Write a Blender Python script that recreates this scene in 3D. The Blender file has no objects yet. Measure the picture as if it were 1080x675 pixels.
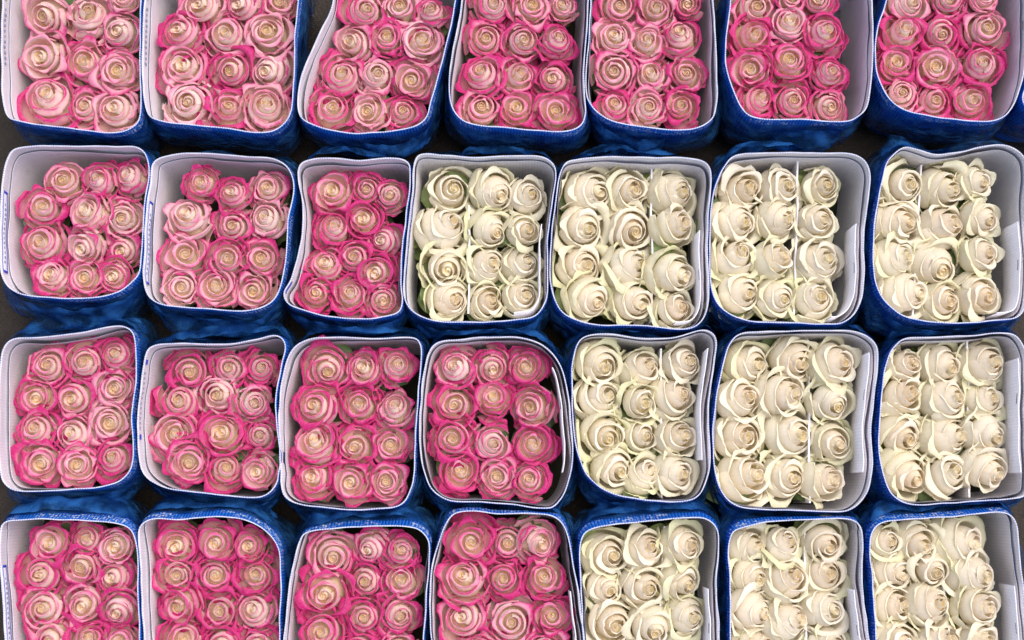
import bpy, bmesh, math, random
from mathutils import Vector, Matrix, noise as mnoise
random.seed(11)
PI = math.pi
sc = bpy.context.scene
COL = sc.collection

# ------------------------------------------------------------------ camera
H = 0.16                 # height of the carton rims above the ground
F_PX = 1500.0            # focal length in pixels of the 1080 px wide photograph
DIST = 1.80
TILT = math.radians(7.3)
cam_d = bpy.data.cameras.new('camera'); cam = bpy.data.objects.new('camera', cam_d); COL.objects.link(cam)
cam_d.sensor_width = 36.0; cam_d.lens = F_PX / 1080.0 * 36.0
cam_d.clip_start = 0.05; cam_d.clip_end = 100
cam.location = (0, -DIST * math.sin(TILT), H + DIST * math.cos(TILT))
cam.rotation_euler = (TILT, 0, 0)
sc.camera = cam
CL = Vector(cam.location); RM = Matrix.Rotation(TILT, 3, 'X')

def ground_point(px, py, z):
    """where the sight line through a photograph pixel meets the level z"""
    d = RM @ Vector(((px - 540.0) / F_PX, -(py - 337.5) / F_PX, -1.0))
    t = (z - CL.z) / d.z
    return CL + d * t

# ------------------------------------------------------------------ helpers
def mesh_from(name, verts, faces, mats, uvs=None, fmat=None, smooth=True):
    me = bpy.data.meshes.new(name)
    me.from_pydata([tuple(v) for v in verts], [], faces)
    for m in mats: me.materials.append(m)
    if uvs is not None:
        lay = me.uv_layers.new(name='UVMap')
        for li, l in enumerate(me.loops):
            lay.data[li].uv = uvs[l.vertex_index]
    for i, p in enumerate(me.polygons):
        p.use_smooth = smooth
        if fmat: p.material_index = fmat[i]
    me.update()
    return me

def link(name, me, parent=None):
    o = bpy.data.objects.new(name, me); COL.objects.link(o)
    if parent: o.parent = parent
    return o

def empty(name, loc):
    o = bpy.data.objects.new(name, None); COL.objects.link(o)
    o.location = loc; o.empty_display_size = 0.02
    return o

def tag(o, label, cat, group=None):
    o['label'] = label; o['category'] = cat
    if group: o['group'] = group

def sst(a, b, x):
    t = max(0.0, min(1.0, (x - a) / (b - a))); return t * t * (3 - 2 * t)

class NT:
    def __init__(s, name):
        s.m = bpy.data.materials.new(name); s.m.use_nodes = True
        s.t = s.m.node_tree; s.t.nodes.clear()
        s.out = s.t.nodes.new('ShaderNodeOutputMaterial')
    def n(s, typ, **kw):
        nd = s.t.nodes.new(typ)
        for k, v in kw.items():
            if k == 'ins':
                for kk, vv in v.items():
                    if isinstance(vv, bpy.types.NodeSocket): s.t.links.new(vv, nd.inputs[kk])
                    else: nd.inputs[kk].default_value = vv
            else: setattr(nd, k, v)
        return nd
    def math(s, op, a, b=None, clamp=False):
        ins = {0: a}
        if b is not None: ins[1] = b
        return s.n('ShaderNodeMath', operation=op, use_clamp=clamp, ins=ins).outputs[0]
    def mapr(s, x, a, b, c=0.0, d=1.0):
        return s.n('ShaderNodeMapRange', interpolation_type='SMOOTHSTEP', ins={0: x, 1: a, 2: b, 3: c, 4: d}).outputs[0]
    def mix(s, f, a, b):
        nd = s.n('ShaderNodeMix', data_type='RGBA')
        for i, v in ((0, f), (6, a), (7, b)):
            if isinstance(v, bpy.types.NodeSocket): s.t.links.new(v, nd.inputs[i])
            else: nd.inputs[i].default_value = v
        return nd.outputs[2]
    def noise(s, vec, scale, detail=2.0, rough=0.5):
        return s.n('ShaderNodeTexNoise', ins={'Vector': vec, 'Scale': scale, 'Detail': detail, 'Roughness': rough}).outputs[0]
    def done(s, shader):
        s.t.links.new(shader, s.out.inputs['Surface']); return s.m

def rgb(r, g, b): return (r, g, b, 1.0)

# ------------------------------------------------------------------ materials
def petal_material(name, white):
    k = NT(name)
    uv = k.n('ShaderNodeUVMap').outputs[0]
    sp = k.n('ShaderNodeSeparateXYZ', ins={0: uv})
    U, V = sp.outputs[0], sp.outputs[1]
    oi = k.n('ShaderNodeObjectInfo')
    oc = k.n('ShaderNodeSeparateColor', ins={0: oi.outputs['Color']})
    P, L, Q = oc.outputs[0], oc.outputs[1], oc.outputs[2]      # tint, layer (0 heart .. 1 guard), lot
    uu = k.math('ABSOLUTE', k.math('SUBTRACT', k.math('MULTIPLY', U, 2.0), 1.0))
    side = k.math('MULTIPLY', k.math('POWER', uu, 7.0), k.math('MULTIPLY', V, 0.9))
    edge = k.math('MAXIMUM', V, k.math('ADD', side, k.math('MULTIPLY', V, 0.12)))
    vec = k.n('ShaderNodeCombineXYZ', ins={0: k.math('MULTIPLY', U, 9.0), 1: k.math('MULTIPLY', V, 1.6), 2: k.math('MULTIPLY', oi.outputs['Random'], 60.0)}).outputs[0]
    n1 = k.noise(vec, 1.3, 3.0, 0.6)
    vein = k.noise(k.n('ShaderNodeCombineXYZ', ins={0: k.math('MULTIPLY', U, 60.0), 1: k.math('MULTIPLY', V, 3.0), 2: oi.outputs['Random']}).outputs[0], 1.0, 2.0)
    nn = k.math('MULTIPLY', k.math('SUBTRACT', n1, 0.5), 0.22)
    e = k.math('ADD', edge, nn)
    geo = k.n('ShaderNodeNewGeometry')
    if not white:
        inner = k.math('ADD', k.math('MULTIPLY', geo.outputs['Backfacing'], 0.75), 0.15)
        base = k.mix(k.mapr(L, 0.0, 0.8), rgb(0.96, 0.84, 0.66), rgb(0.93, 0.65, 0.61))
        base = k.mix(k.math('MULTIPLY', Q, 0.6), base, rgb(0.94, 0.83, 0.77))
        base = k.mix(k.math('MULTIPLY', inner, k.mapr(V, 0.12, 0.60, 1.0, 0.0)), base, k.mix(k.mapr(L, 0.0, 0.5), rgb(0.90, 0.64, 0.28), rgb(0.91, 0.56, 0.50)))
        blot = k.noise(k.n('ShaderNodeCombineXYZ', ins={0: k.math('MULTIPLY', U, 3.0), 1: k.math('MULTIPLY', V, 2.2), 2: k.math('MULTIPLY', oi.outputs['Random'], 90.0)}).outputs[0], 1.0, 3.0, 0.6)
        e = k.math('ADD', e, k.math('MULTIPLY', k.math('SUBTRACT', blot, 0.5), 0.50))
        PL = k.math('MULTIPLY', P, k.math('ADD', k.math('MULTIPLY', L, 0.9), 0.14))
        lo = k.math('SUBTRACT', 0.97, k.math('MULTIPLY', PL, 0.62))
        soft = k.mapr(k.math('SUBTRACT', e, lo), -0.40, 0.14)
        c = k.mix(k.math('MULTIPLY', soft, 0.90), base, rgb(0.84, 0.24, 0.43))
        hard = k.mapr(k.math('SUBTRACT', e, k.math('ADD', lo, 0.09)), -0.07, 0.16)
        rim = k.mix(k.mapr(L, 0.15, 0.75), rgb(0.78, 0.11, 0.33), rgb(0.60, 0.006, 0.19))
        c = k.mix(hard, c, rim)
        wash = k.math('MULTIPLY', k.math('MULTIPLY', L, P), 0.20)
        c = k.mix(wash, c, rgb(0.78, 0.08, 0.26))
        pass
    else:
        inner = k.math('ADD', k.math('MULTIPLY', geo.outputs['Backfacing'], 0.65), 0.05)
        base = k.mix(k.mapr(L, 0.0, 0.35), rgb(0.98, 0.90, 0.69), rgb(0.95, 0.88, 0.73))
        base = k.mix(k.math('MULTIPLY', inner, k.mapr(V, 0.10, 0.60, 1.0, 0.0)), base, k.mix(k.mapr(L, 0.0, 0.3), rgb(0.98, 0.85, 0.48), rgb(0.96, 0.84, 0.56)))
        base = k.mix(k.math('MULTIPLY', k.mapr(V, 0.60, 0.9), 0.6), base, rgb(0.94, 0.89, 0.79))
        blush = k.math('MULTIPLY', P, k.mapr(L, 0.85, 0.3, 0.0, 0.30))
        base = k.mix(blush, base, rgb(0.96, 0.76, 0.58))
        green = k.math('MULTIPLY', k.math('MULTIPLY', k.mapr(L, 0.45, 1.0), k.math('ADD', k.math('MULTIPLY', Q, 0.8), 0.15)), k.mapr(k.math('ADD', e, k.math('MULTIPLY', nn, 1.5)), 0.50, 1.0, 0.35, 1.0))
        c = k.mix(k.math('MULTIPLY', green, 0.72), base, rgb(0.72, 0.76, 0.34))
    c = k.mix(k.mapr(vein, 0.35, 0.75, 0.0, 0.30), c, k.mix(0.5, c, rgb(0.62, 0.40, 0.26) if not white else rgb(0.80, 0.66, 0.42)))
    spot = k.noise(k.n('ShaderNodeCombineXYZ', ins={0: k.math('MULTIPLY', U, 7.0), 1: k.math('MULTIPLY', V, 7.0), 2: k.math('MULTIPLY', oi.outputs['Random'], 37.0)}).outputs[0], 1.6, 4.0, 0.65)
    c = k.mix(k.math('MULTIPLY', k.mapr(spot, 0.70, 0.78), k.mapr(L, 0.5, 0.9, 0.0, 0.55)), c, rgb(0.42, 0.24, 0.10) if white else rgb(0.38, 0.06, 0.10))
    bump = k.n('ShaderNodeBump', ins={'Strength': 0.30, 'Distance': 0.0012, 'Height': k.math('ADD', vein, k.math('MULTIPLY', n1, 1.5))}).outputs[0]
    pr = k.n('ShaderNodeBsdfPrincipled', ins={'Base Color': c, 'Roughness': 0.48, 'Specular IOR Level': 0.35, 'Normal': bump})
    pr.inputs['Sheen Weight'].default_value = 0.12
    tr = k.n('ShaderNodeBsdfTranslucent', ins={'Color': c})
    mx = k.n('ShaderNodeMixShader', ins={0: 0.38 if white else 0.30, 1: pr.outputs[0], 2: tr.outputs[0]})
    return k.done(mx.outputs[0])

M = {}
M['pink'] = petal_material('pink_petal', False)
M['white'] = petal_material('white_petal', True)

def leaf_material():
    k = NT('leaf_green')
    oi = k.n('ShaderNodeObjectInfo')
    oc = k.n('ShaderNodeSeparateColor', ins={0: oi.outputs['Color']})
    co = k.n('ShaderNodeTexCoord').outputs['Object']
    nz = k.noise(co, 6.0, 3.0)
    c = k.mix(nz, rgb(0.045, 0.10, 0.035), rgb(0.12, 0.19, 0.06))
    c = k.mix(k.math('MULTIPLY', oc.outputs[0], 0.55), c, rgb(0.45, 0.50, 0.12))
    pr = k.n('ShaderNodeBsdfPrincipled', ins={'Base Color': c, 'Roughness': 0.5})
    return k.done(pr.outputs[0])
M['leaf'] = leaf_material()

def flute(k, u, pitch=0.0040):
    return k.math('ADD', k.math('MULTIPLY', k.math('SINE', k.math('MULTIPLY', u, 2 * PI / pitch)), 0.5), 0.5)

def blue_material():
    k = NT('blue_printed_corrugated_card')
    sp = k.n('ShaderNodeSeparateXYZ', ins={0: k.n('ShaderNodeUVMap').outputs[0]})
    U, V = sp.outputs[0], sp.outputs[1]           # metres along the wall, metres below the rim
    oi = k.n('ShaderNodeObjectInfo')
    rnd = k.math('MULTIPLY', oi.outputs['Random'], 30.0)
    vec = k.n('ShaderNodeCombineXYZ', ins={0: U, 1: V, 2: rnd}).outputs[0]
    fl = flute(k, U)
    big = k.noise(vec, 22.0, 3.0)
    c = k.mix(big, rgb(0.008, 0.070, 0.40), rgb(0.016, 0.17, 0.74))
    c = k.mix(k.mapr(fl, 0.45, 0.95, 0.0, 0.65), c, rgb(0.035, 0.27, 0.86))  # lighter rib crests: glints painted into the blue
    # white film glints painted in, along the ribs just under the rim
    fv = k.n('ShaderNodeCombineXYZ', ins={0: k.math('MULTIPLY', U, 1.0), 1: k.math('MULTIPLY', V, 1.5), 2: rnd}).outputs[0]
    f1 = k.noise(fv, 260.0, 2.0, 0.6)
    f2 = k.noise(fv, 30.0, 2.0, 0.5)
    band = k.math('MULTIPLY', k.mapr(V, 0.002, 0.006), k.mapr(V, 0.022, 0.014))
    glint = k.math('MULTIPLY', k.math('MULTIPLY', k.mapr(f1, 0.53, 0.59), k.mapr(f2, 0.44, 0.54)), band)
    c = k.mix(k.math('MULTIPLY', glint, 0.95), c, rgb(0.72, 0.78, 0.85))
    bump = k.n('ShaderNodeBump', ins={'Strength': 1.0, 'Distance': 0.0014, 'Height': k.math('ADD', fl, k.math('MULTIPLY', big, 0.6))}).outputs[0]
    pr = k.n('ShaderNodeBsdfPrincipled', ins={'Base Color': c, 'Roughness': 0.36, 'Specular IOR Level': 0.5, 'Normal': bump})
    return k.done(pr.outputs[0])
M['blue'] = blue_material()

def white_card():
    k = NT('white_corrugated_card')
    sp = k.n('ShaderNodeSeparateXYZ', ins={0: k.n('ShaderNodeUVMap').outputs[0]})
    U, V = sp.outputs[0], sp.outputs[1]
    fl = flute(k, U)
    vec = k.n('ShaderNodeCombineXYZ', ins={0: U, 1: V, 2: 0.0}).outputs[0]
    nz = k.noise(vec, 60.0, 4.0)
    c = k.mix(nz, rgb(0.82, 0.79, 0.84), rgb(0.90, 0.88, 0.90))
    c = k.mix(k.mapr(fl, 0.70, 1.0, 0.0, 0.20), c, rgb(0.52, 0.50, 0.60))
    st = k.noise(vec, 18.0, 5.0, 0.65)
    c = k.mix(k.mapr(st, 0.56, 0.74, 0.0, 0.35), c, rgb(0.56, 0.52, 0.54))
    bump = k.n('ShaderNodeBump', ins={'Strength': 0.30, 'Distance': 0.0004, 'Height': k.math('ADD', fl, nz)}).outputs[0]
    pr = k.n('ShaderNodeBsdfPrincipled', ins={'Base Color': c, 'Roughness': 0.75, 'Specular IOR Level': 0.25, 'Normal': bump})
    return k.done(pr.outputs[0])
M['card'] = white_card()

def edge_material(name, a, b, pitch):
    k = NT(name)
    sp = k.n('ShaderNodeSeparateXYZ', ins={0: k.n('ShaderNodeUVMap').outputs[0]})
    fl = flute(k, sp.outputs[0], pitch)
    along = k.n('ShaderNodeCombineXYZ', ins={0: sp.outputs[0]}).outputs[0]
    wv = k.noise(along, 45.0, 3.0, 0.6)
    c = k.mix(k.math('MULTIPLY', k.mapr(fl, 0.35, 0.65), k.mapr(wv, 0.35, 0.62, 0.15, 1.0)), a, b)
    pr = k.n('ShaderNodeBsdfPrincipled', ins={'Base Color': c, 'Roughness': 0.7})
    return k.done(pr.outputs[0])
M['rim'] = edge_material('cut_card_edge', rgb(0.60, 0.60, 0.68), rgb(0.24, 0.28, 0.50), 0.0031)
M['liner_edge'] = edge_material('cut_liner_edge', rgb(0.05, 0.055, 0.10), rgb(0.10, 0.10, 0.16), 0.0040)

def plain(name, col, rough=0.6, metal=0.0):
    k = NT(name)
    co = k.n('ShaderNodeTexCoord').outputs['Object']
    nz = k.noise(co, 90.0, 3.0)
    dark = rgb(col[0] * .8, col[1] * .8, col[2] * .8)
    pr = k.n('ShaderNodeBsdfPrincipled', ins={'Base Color': k.mix(nz, dark, rgb(*col)), 'Roughness': rough, 'Metallic': metal})
    return k.done(pr.outputs[0])
M['floor'] = plain('dark_floor_card', (0.07, 0.075, 0.04), 0.7)  # dark of the deep gaps between blooms put into the floor colour
M['steel'] = plain('staple_steel', (0.16, 0.16, 0.18), 0.4, 0.6)
M['print_blue'] = plain('blue_print', (0.015, 0.05, 0.48), 0.5)
M['print_grey'] = plain('grey_print', (0.24, 0.26, 0.38), 0.6)
M['print_white'] = plain('white_print', (0.72, 0.76, 0.84), 0.5)
M['print_green'] = plain('yellow_green_print', (0.45, 0.55, 0.06), 0.6)
M['label_paper'] = plain('label_paper', (0.78, 0.77, 0.82), 0.6)

def film_material(name, tint, amount):
    k = NT(name)
    co = k.n('ShaderNodeNewGeometry').outputs['Position']
    n1 = k.noise(co, 42.0, 1.5, 0.5)
    vor = k.n('ShaderNodeTexVoronoi', feature='DISTANCE_TO_EDGE', ins={'Vector': co, 'Scale': 55.0}).outputs[0]
    bump = k.n('ShaderNodeBump', ins={'Strength': 1.0, 'Distance': 0.005, 'Height': k.math('ADD', n1, k.math('MULTIPLY', vor, 0.8))}).outputs[0]
    lw = k.n('ShaderNodeLayerWeight', ins={'Blend': 0.25, 'Normal': bump})
    tr = k.n('ShaderNodeBsdfTransparent', ins={'Color': tint})
    gl = k.n('ShaderNodeBsdfGlossy', ins={'Color': rgb(0.85, 0.92, 1.0), 'Roughness': 0.09, 'Normal': bump})
    fac = k.math('ADD', k.math('MULTIPLY', lw.outputs['Fresnel'], amount), 0.025, True)
    df = k.n('ShaderNodeBsdfDiffuse', ins={'Color': k.mix(k.noise(co, 20.0, 3.0), rgb(0.015, 0.11, 0.38), rgb(0.07, 0.24, 0.47)), 'Normal': bump})
    base = k.n('ShaderNodeMixShader', ins={0: k.mapr(n1, 0.36, 0.70, 0.10, 0.42), 1: tr.outputs[0], 2: df.outputs[0]})
    mx = k.n('ShaderNodeMixShader', ins={0: fac, 1: base.outputs[0], 2: gl.outputs[0]})
    return k.done(mx.outputs[0])
M['film'] = film_material('clear_plastic_film', rgb(0.78, 0.88, 0.97), 1.0)

def blue_film():
    k = NT('blue_plastic_film')
    co = k.n('ShaderNodeNewGeometry').outputs['Position']
    n1 = k.noise(co, 38.0, 3.0, 0.5)
    bump = k.n('ShaderNodeBump', ins={'Strength': 0.8, 'Distance': 0.004, 'Height': n1}).outputs[0]
    c = k.mix(k.noise(co, 26.0, 3.0), rgb(0.012, 0.08, 0.31), rgb(0.04, 0.19, 0.48))
    pr = k.n('ShaderNodeBsdfPrincipled', ins={'Base Color': c, 'Roughness': 0.14, 'Normal': bump})
    tr = k.n('ShaderNodeBsdfTransparent', ins={'Color': rgb(0.55, 0.72, 0.92)})
    mx = k.n('ShaderNodeMixShader', ins={0: k.mapr(n1, 0.38, 0.66, 0.12, 0.70), 1: tr.outputs[0], 2: pr.outputs[0]})
    return k.done(mx.outputs[0])
M['blue_film'] = blue_film()

def ground_material():
    k = NT('dark_earth')
    co = k.n('ShaderNodeTexCoord').outputs['Object']
    n1 = k.noise(co, 35.0, 6.0, 0.7); n2 = k.noise(co, 240.0, 3.0, 0.6)
    c = k.mix(n1, rgb(0.012, 0.010, 0.008), rgb(0.065, 0.046, 0.032))
    c = k.mix(k.mapr(n2, 0.62, 0.72), c, rgb(0.08, 0.06, 0.045))
    bump = k.n('ShaderNodeBump', ins={'Strength': 0.8, 'Distance': 0.004, 'Height': k.math('ADD', n1, n2)}).outputs[0]
    pr = k.n('ShaderNodeBsdfPrincipled', ins={'Base Color': c, 'Roughness': 0.9, 'Normal': bump})
    return k.done(pr.outputs[0])
M['ground'] = ground_material()

# ------------------------------------------------------------------ ground
g = 40.0
gv = [(-g, -g, 0), (g, -g, 0), (g, g, 0), (-g, g, 0)]
go = link('ground', mesh_from('ground', gv, [(0, 1, 2, 3)], [M['ground']], smooth=False)); go['kind'] = 'structure'

# ------------------------------------------------------------------ roses
ZB = 4.6      # bloom centre stands this many bloom radii above the foot of the stem

def petal_geo(Rl, ztop, zbase, W, phi, curl, rc, flare=0.0, spir=0.0, ruffle=0.0, tip=0.0, drop=0.12, seed=0, nu=13, vc=0.66, n1=6, n2=7, foot=0.32, off=0.0, offa=0.0, fold=0.0, bulge=0.0):
    """one curved petal: a cup wall that rolls outwards at its rim. returns verts, faces, uvs"""
    verts, uvs, faces = [], [], []
    rows = [vc * i / n1 for i in range(n1)] + [vc + (1 - vc) * i / n2 for i in range(n2 + 1)]
    ox, oy = off * math.cos(offa), off * math.sin(offa)
    for v in rows:
        for iu in range(nu):
            u = -1 + 2 * iu / (nu - 1)
            w = W * (0.55 + 0.45 * sst(0, 0.5, v)) * (1 - 0.14 * sst(vc, 1, v))
            au = abs(u)
            s = min(v / vc, 1.0)
            r = Rl * (foot + (1 - foot) * math.sin(s ** 0.9 * PI / 2)) + flare * sst(0.45, 1, s) + bulge * max(0.0, math.sin(PI * s ** 0.85))
            zt = ztop - drop * au ** 2.6 * (1 + 0.6 * math.sin(seed * 7.7 + (u > 0)))
            z = zbase + (zt - zbase) * s
            nz = mnoise.noise(Vector((u * 1.7 + seed * 3.1, seed * 1.7, v * 0.7)))
            nz2 = mnoise.noise(Vector((u * 4.5 + seed * 5.3, seed * 2.3, 4.0)))
            nz3 = mnoise.noise(Vector((u * 1.3 + seed * 9.3, seed * 4.3, 8.0)))
            if v > vc:
                t = (v - vc) / (1 - vc)
                amt = curl * (0.85 + 0.55 * nz) * (1 - 0.35 * au ** 2)
                a = amt * t
                rr = rc * (1 + 0.6 * nz3) * (1 - 0.35 * au ** 3)
                r += rr * (1 - math.cos(a)) + tip * math.exp(-(u / 0.28) ** 2) * t * t
                z += rr * math.sin(a) - tip * 0.6 * math.exp(-(u / 0.28) ** 2) * t * t
                r += ruffle * nz2 * t; z += ruffle * 0.8 * mnoise.noise(Vector((u * 5.5 - seed, 9.1, seed))) * t
            r *= 1 + spir * u * (0.3 + 0.7 * s) + (0.10 * nz + 0.05 * nz3) * s
            # a fold that gives outer petals the straight-sided look of a real bloom
            r += fold * Rl * (math.cos(u * PI * 1.5) - 0.3) * s * s
            a = phi + u * w
            x, y = r * math.cos(a) + ox * s, r * math.sin(a) + oy * s
            verts.append((x, y, z + ZB)); uvs.append((u * .5 + .5, v))
    for j in range(len(rows) - 1):
        for i in range(nu - 1):
            a = j * nu + i
            faces.append((a, a + 1, a + nu + 1, a + nu))
    return verts, faces, uvs

def join_geo(parts):
    V, Fc, U = [], [], []
    for v, f, u in parts:
        o = len(V); V += v; U += u; Fc += [tuple(i + o for i in q) for q in f]
    return V, Fc, U

GA = math.radians(137.5)

def rose_variant(kind, idx):
    """meshes of one rose: [(part name, mesh, layer)]"""
    rnd = random.Random(100 * idx + (7 if kind == 'white' else 3))
    J = lambda a: rnd.uniform(1 - a, 1 + a)
    out = []; ph = rnd.uniform(0, 6.28); sgn = rnd.choice((-1, 1)); q = idx * 13.0 + (50 if kind == 'white' else 0)
    mat = M[kind]; D = math.radians
    spec = []; heart = []
    ha = rnd.uniform(0, 6.28)
    def P(lay, **kw):
        nonlocal ph
        kw.setdefault('offa', rnd.uniform(0, 6.28)); kw['phi'] = ph; kw['seed'] = q + len(spec) + 3 * len(heart)
        ph += sgn * GA * J(.15)
        if lay is None: heart.append(petal_geo(**kw))
        else: spec.append((kw, lay))
    lop = rnd.uniform(.02, .20); lerp = lambda a_, b_, t_: a_ + (b_ - a_) * t_
    def sh(r):      # the heart of a lopsided bloom sits off centre
        return dict(off=lop * (1 - r) + rnd.uniform(0, .02), offa=ha + rnd.uniform(-.4, .4))
    if kind == 'pink':
        op = [.0, .7, .3, .5, .15, .95, .4, .05, .6, .25, .8, .2][idx % 12]
        k_ = lerp(.82, 1.08, op)
        for i, (r, z) in enumerate(zip([.035, .075, .12, .165, .215], [.04, .08, .105, .12, .12])):
            P(None, Rl=r * J(.12) * k_, ztop=z * J(.15), zbase=-.08, W=D(rnd.uniform(85, 125)), curl=D(60 + 10 * i), rc=.013 + .003 * i, spir=rnd.uniform(.12, .24) * sgn, drop=.03, ruffle=.014, n1=3, n2=5, foot=.9, bulge=.02, **sh(r))
        nm = 6 if op > .5 else 5
        for i in range(nm):
            t = i / (nm - 1); r = lerp(.265, .60, t) * k_
            P(0.20 + 0.50 * t, Rl=r * J(.07), ztop=lerp(.115, lerp(-.13, .01, op), t) + rnd.uniform(-.05, .05), zbase=-.50, W=D(rnd.uniform(70, 128)), curl=D(rnd.uniform(60, 110) + 45 * op), rc=(.040 + .026 * t) * J(.45), spir=rnd.uniform(.06, .18) * sgn, ruffle=.03, tip=rnd.uniform(0, .06), drop=.10, foot=.72, fold=rnd.uniform(0, .03), bulge=lerp(.17, .03, op), nu=17, **sh(r))
        for i in range(5):
            t = i / 4; r = lerp(lerp(.60, .68, op), .86, t)
            P(0.76 + 0.05 * i, Rl=r * J(.06), ztop=lerp(lerp(-.16, -.05, op), -.46, t) + rnd.uniform(-.06, .06), zbase=-1.0, W=D(rnd.uniform(50, 84)), curl=D(rnd.uniform(105, 190)), rc=.070 * J(.4), flare=rnd.uniform(0, .05), spir=.10 * sgn, ruffle=.085, tip=rnd.uniform(.0, .15), drop=.18, nu=17, foot=.55, fold=rnd.uniform(0, .05), bulge=lerp(.15, .05, op), **sh(r))
        for i in range(3):
            P(1.0, Rl=.90 * J(.06), ztop=-.56 - .12 * i, zbase=-1.25, W=D(rnd.uniform(32, 56)), curl=D(rnd.uniform(60, 150)), rc=.10 * J(.35), flare=rnd.uniform(.03, .16), ruffle=.10, tip=rnd.uniform(.0, .12), drop=.22, nu=13, foot=.4)
        base_z = -1.15
    else:
        op = [.0, .35, .15, .6, .25, .8, .1, .45, .3, .05, .55, .2][idx % 12]
        for i, (r, z) in enumerate(zip([.028, .055, .085, .12, .16], [.10, .15, .18, .195, .19])):
            P(None, Rl=r * J(.12), ztop=z * J(.12), zbase=.0, W=D(rnd.uniform(95, 135)), curl=D(45 + 9 * i), rc=.012 + .003 * i, spir=.30 * sgn, drop=.03, ruffle=.012, n1=4, n2=5, foot=.9, bulge=.02, **sh(r))
        for i, r in enumerate([.215, .28, .35]):
            P(0.20 + 0.10 * i, Rl=r * lerp(.92, 1.15, op) * J(.08), ztop=lerp(.14, .06, i / 2) + rnd.uniform(-.03, .03), zbase=-.75, W=D(rnd.uniform(95, 140)), curl=D(rnd.uniform(35, 85)), rc=.028 * J(.35), spir=.20 * sgn, ruffle=.02, tip=rnd.uniform(0, .03), drop=.13, nu=21, foot=.75, bulge=lerp(.22, .06, op), n1=8, **sh(r))
        for i, r in enumerate([.43, .53, .62]):
            P(0.48 + 0.12 * i, Rl=r * lerp(.92, 1.06, op) * J(.07), ztop=lerp(.0, -.22, i / 2) + .10 * op + rnd.uniform(-.04, .04), zbase=-1.05, W=D(rnd.uniform(88, 125)), curl=D(rnd.uniform(70, 165)), rc=.062 * J(.45), spir=.16 * sgn, ruffle=.035, tip=rnd.uniform(0, .07), drop=.24, nu=21, foot=.70, bulge=lerp(.26, .10, op), fold=rnd.uniform(0, .03), n1=8, **sh(r))
        for i, r in enumerate([.70, .77, .83]):
            P(0.82 + 0.07 * i, Rl=r * J(.06), ztop=lerp(-.30, -.62, i / 2) + .18 * op + rnd.uniform(-.07, .07), zbase=-1.55, W=D(rnd.uniform(60, 95)), curl=D(rnd.uniform(75, 165)), vc=.58, rc=.125 * J(.4), flare=rnd.uniform(0, .05), spir=.10 * sgn, ruffle=.07, tip=rnd.uniform(.0, .16), drop=.30, nu=19, foot=.50, fold=rnd.uniform(0, .05), bulge=.16, n1=8, **sh(r))
        for i in range(2):
            P(1.0, Rl=.90 * J(.05), ztop=-.72 - .14 * i, zbase=-1.65, W=D(rnd.uniform(34, 56)), curl=D(rnd.uniform(60, 150)), rc=.11 * J(.35), flare=rnd.uniform(.03, .14), ruffle=.10, tip=rnd.uniform(.0, .14), drop=.25, nu=13, foot=.45)
        base_z = -1.5
    # petal bases grown together: closes the bloom between the heart and the outer petals
    V_, F_, U_ = [], [], []; n = 20
    bowl = [(.02, .02 if kind == 'white' else -.04), (.17, .0 if kind == 'white' else -.07), (.2, -.26), (.36, -.40), (.50, -.58), (.58, -.76), (.56, -.9), (.3, base_z + .05)]
    for j, (r, z) in enumerate(bowl):
        for i in range(n):
            a = 2 * PI * i / n; rr = r * (1 + .08 * mnoise.noise(Vector((math.cos(a) * 1.5, math.sin(a) * 1.5, q + j * .3))))
            V_.append((rr * math.cos(a), rr * math.sin(a), z + ZB)); U_.append((.5 + .3 * math.cos(a), .30 + .02 * j))
    for j in range(len(bowl) - 1):
        for i in range(n): F_.append((j * n + i, j * n + (i + 1) % n, (j + 1) * n + (i + 1) % n, (j + 1) * n + i))
    F_.append(list(range(n))[::-1])
    heart.append((V_, F_, U_))
    v, f, u = join_geo(heart)
    out.append(('heart', mesh_from('rose_heart', v, f, [mat], u), 0.0))
    for kw, lay in spec:
        v, f, u = petal_geo(**kw)
        out.append(('petal', mesh_from('rose_petal', v, f, [mat], u), min(lay, 1.0)))
    # stem with its calyx, one tapered tube
    V, Fc = [], []; n = 8
    prof = [(.10, 0), (.10, ZB + base_z - .5), (.13, ZB + base_z - .25), (.30, ZB + base_z - .02), (.36, ZB + base_z + .18), (.2, ZB + base_z + .2)]
    for j, (r, z) in enumerate(prof):
        for i in range(n):
            a = 2 * PI * i / n
            V.append((r * math.cos(a), r * math.sin(a), z))
    for j in range(len(prof) - 1):
        for i in range(n):
            Fc.append((j * n + i, j * n + (i + 1) % n, (j + 1) * n + (i + 1) % n, (j + 1) * n + i))
    out.append(('stem', mesh_from('rose_stem', V, Fc, [M['leaf']]), -1))
    return out

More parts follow.
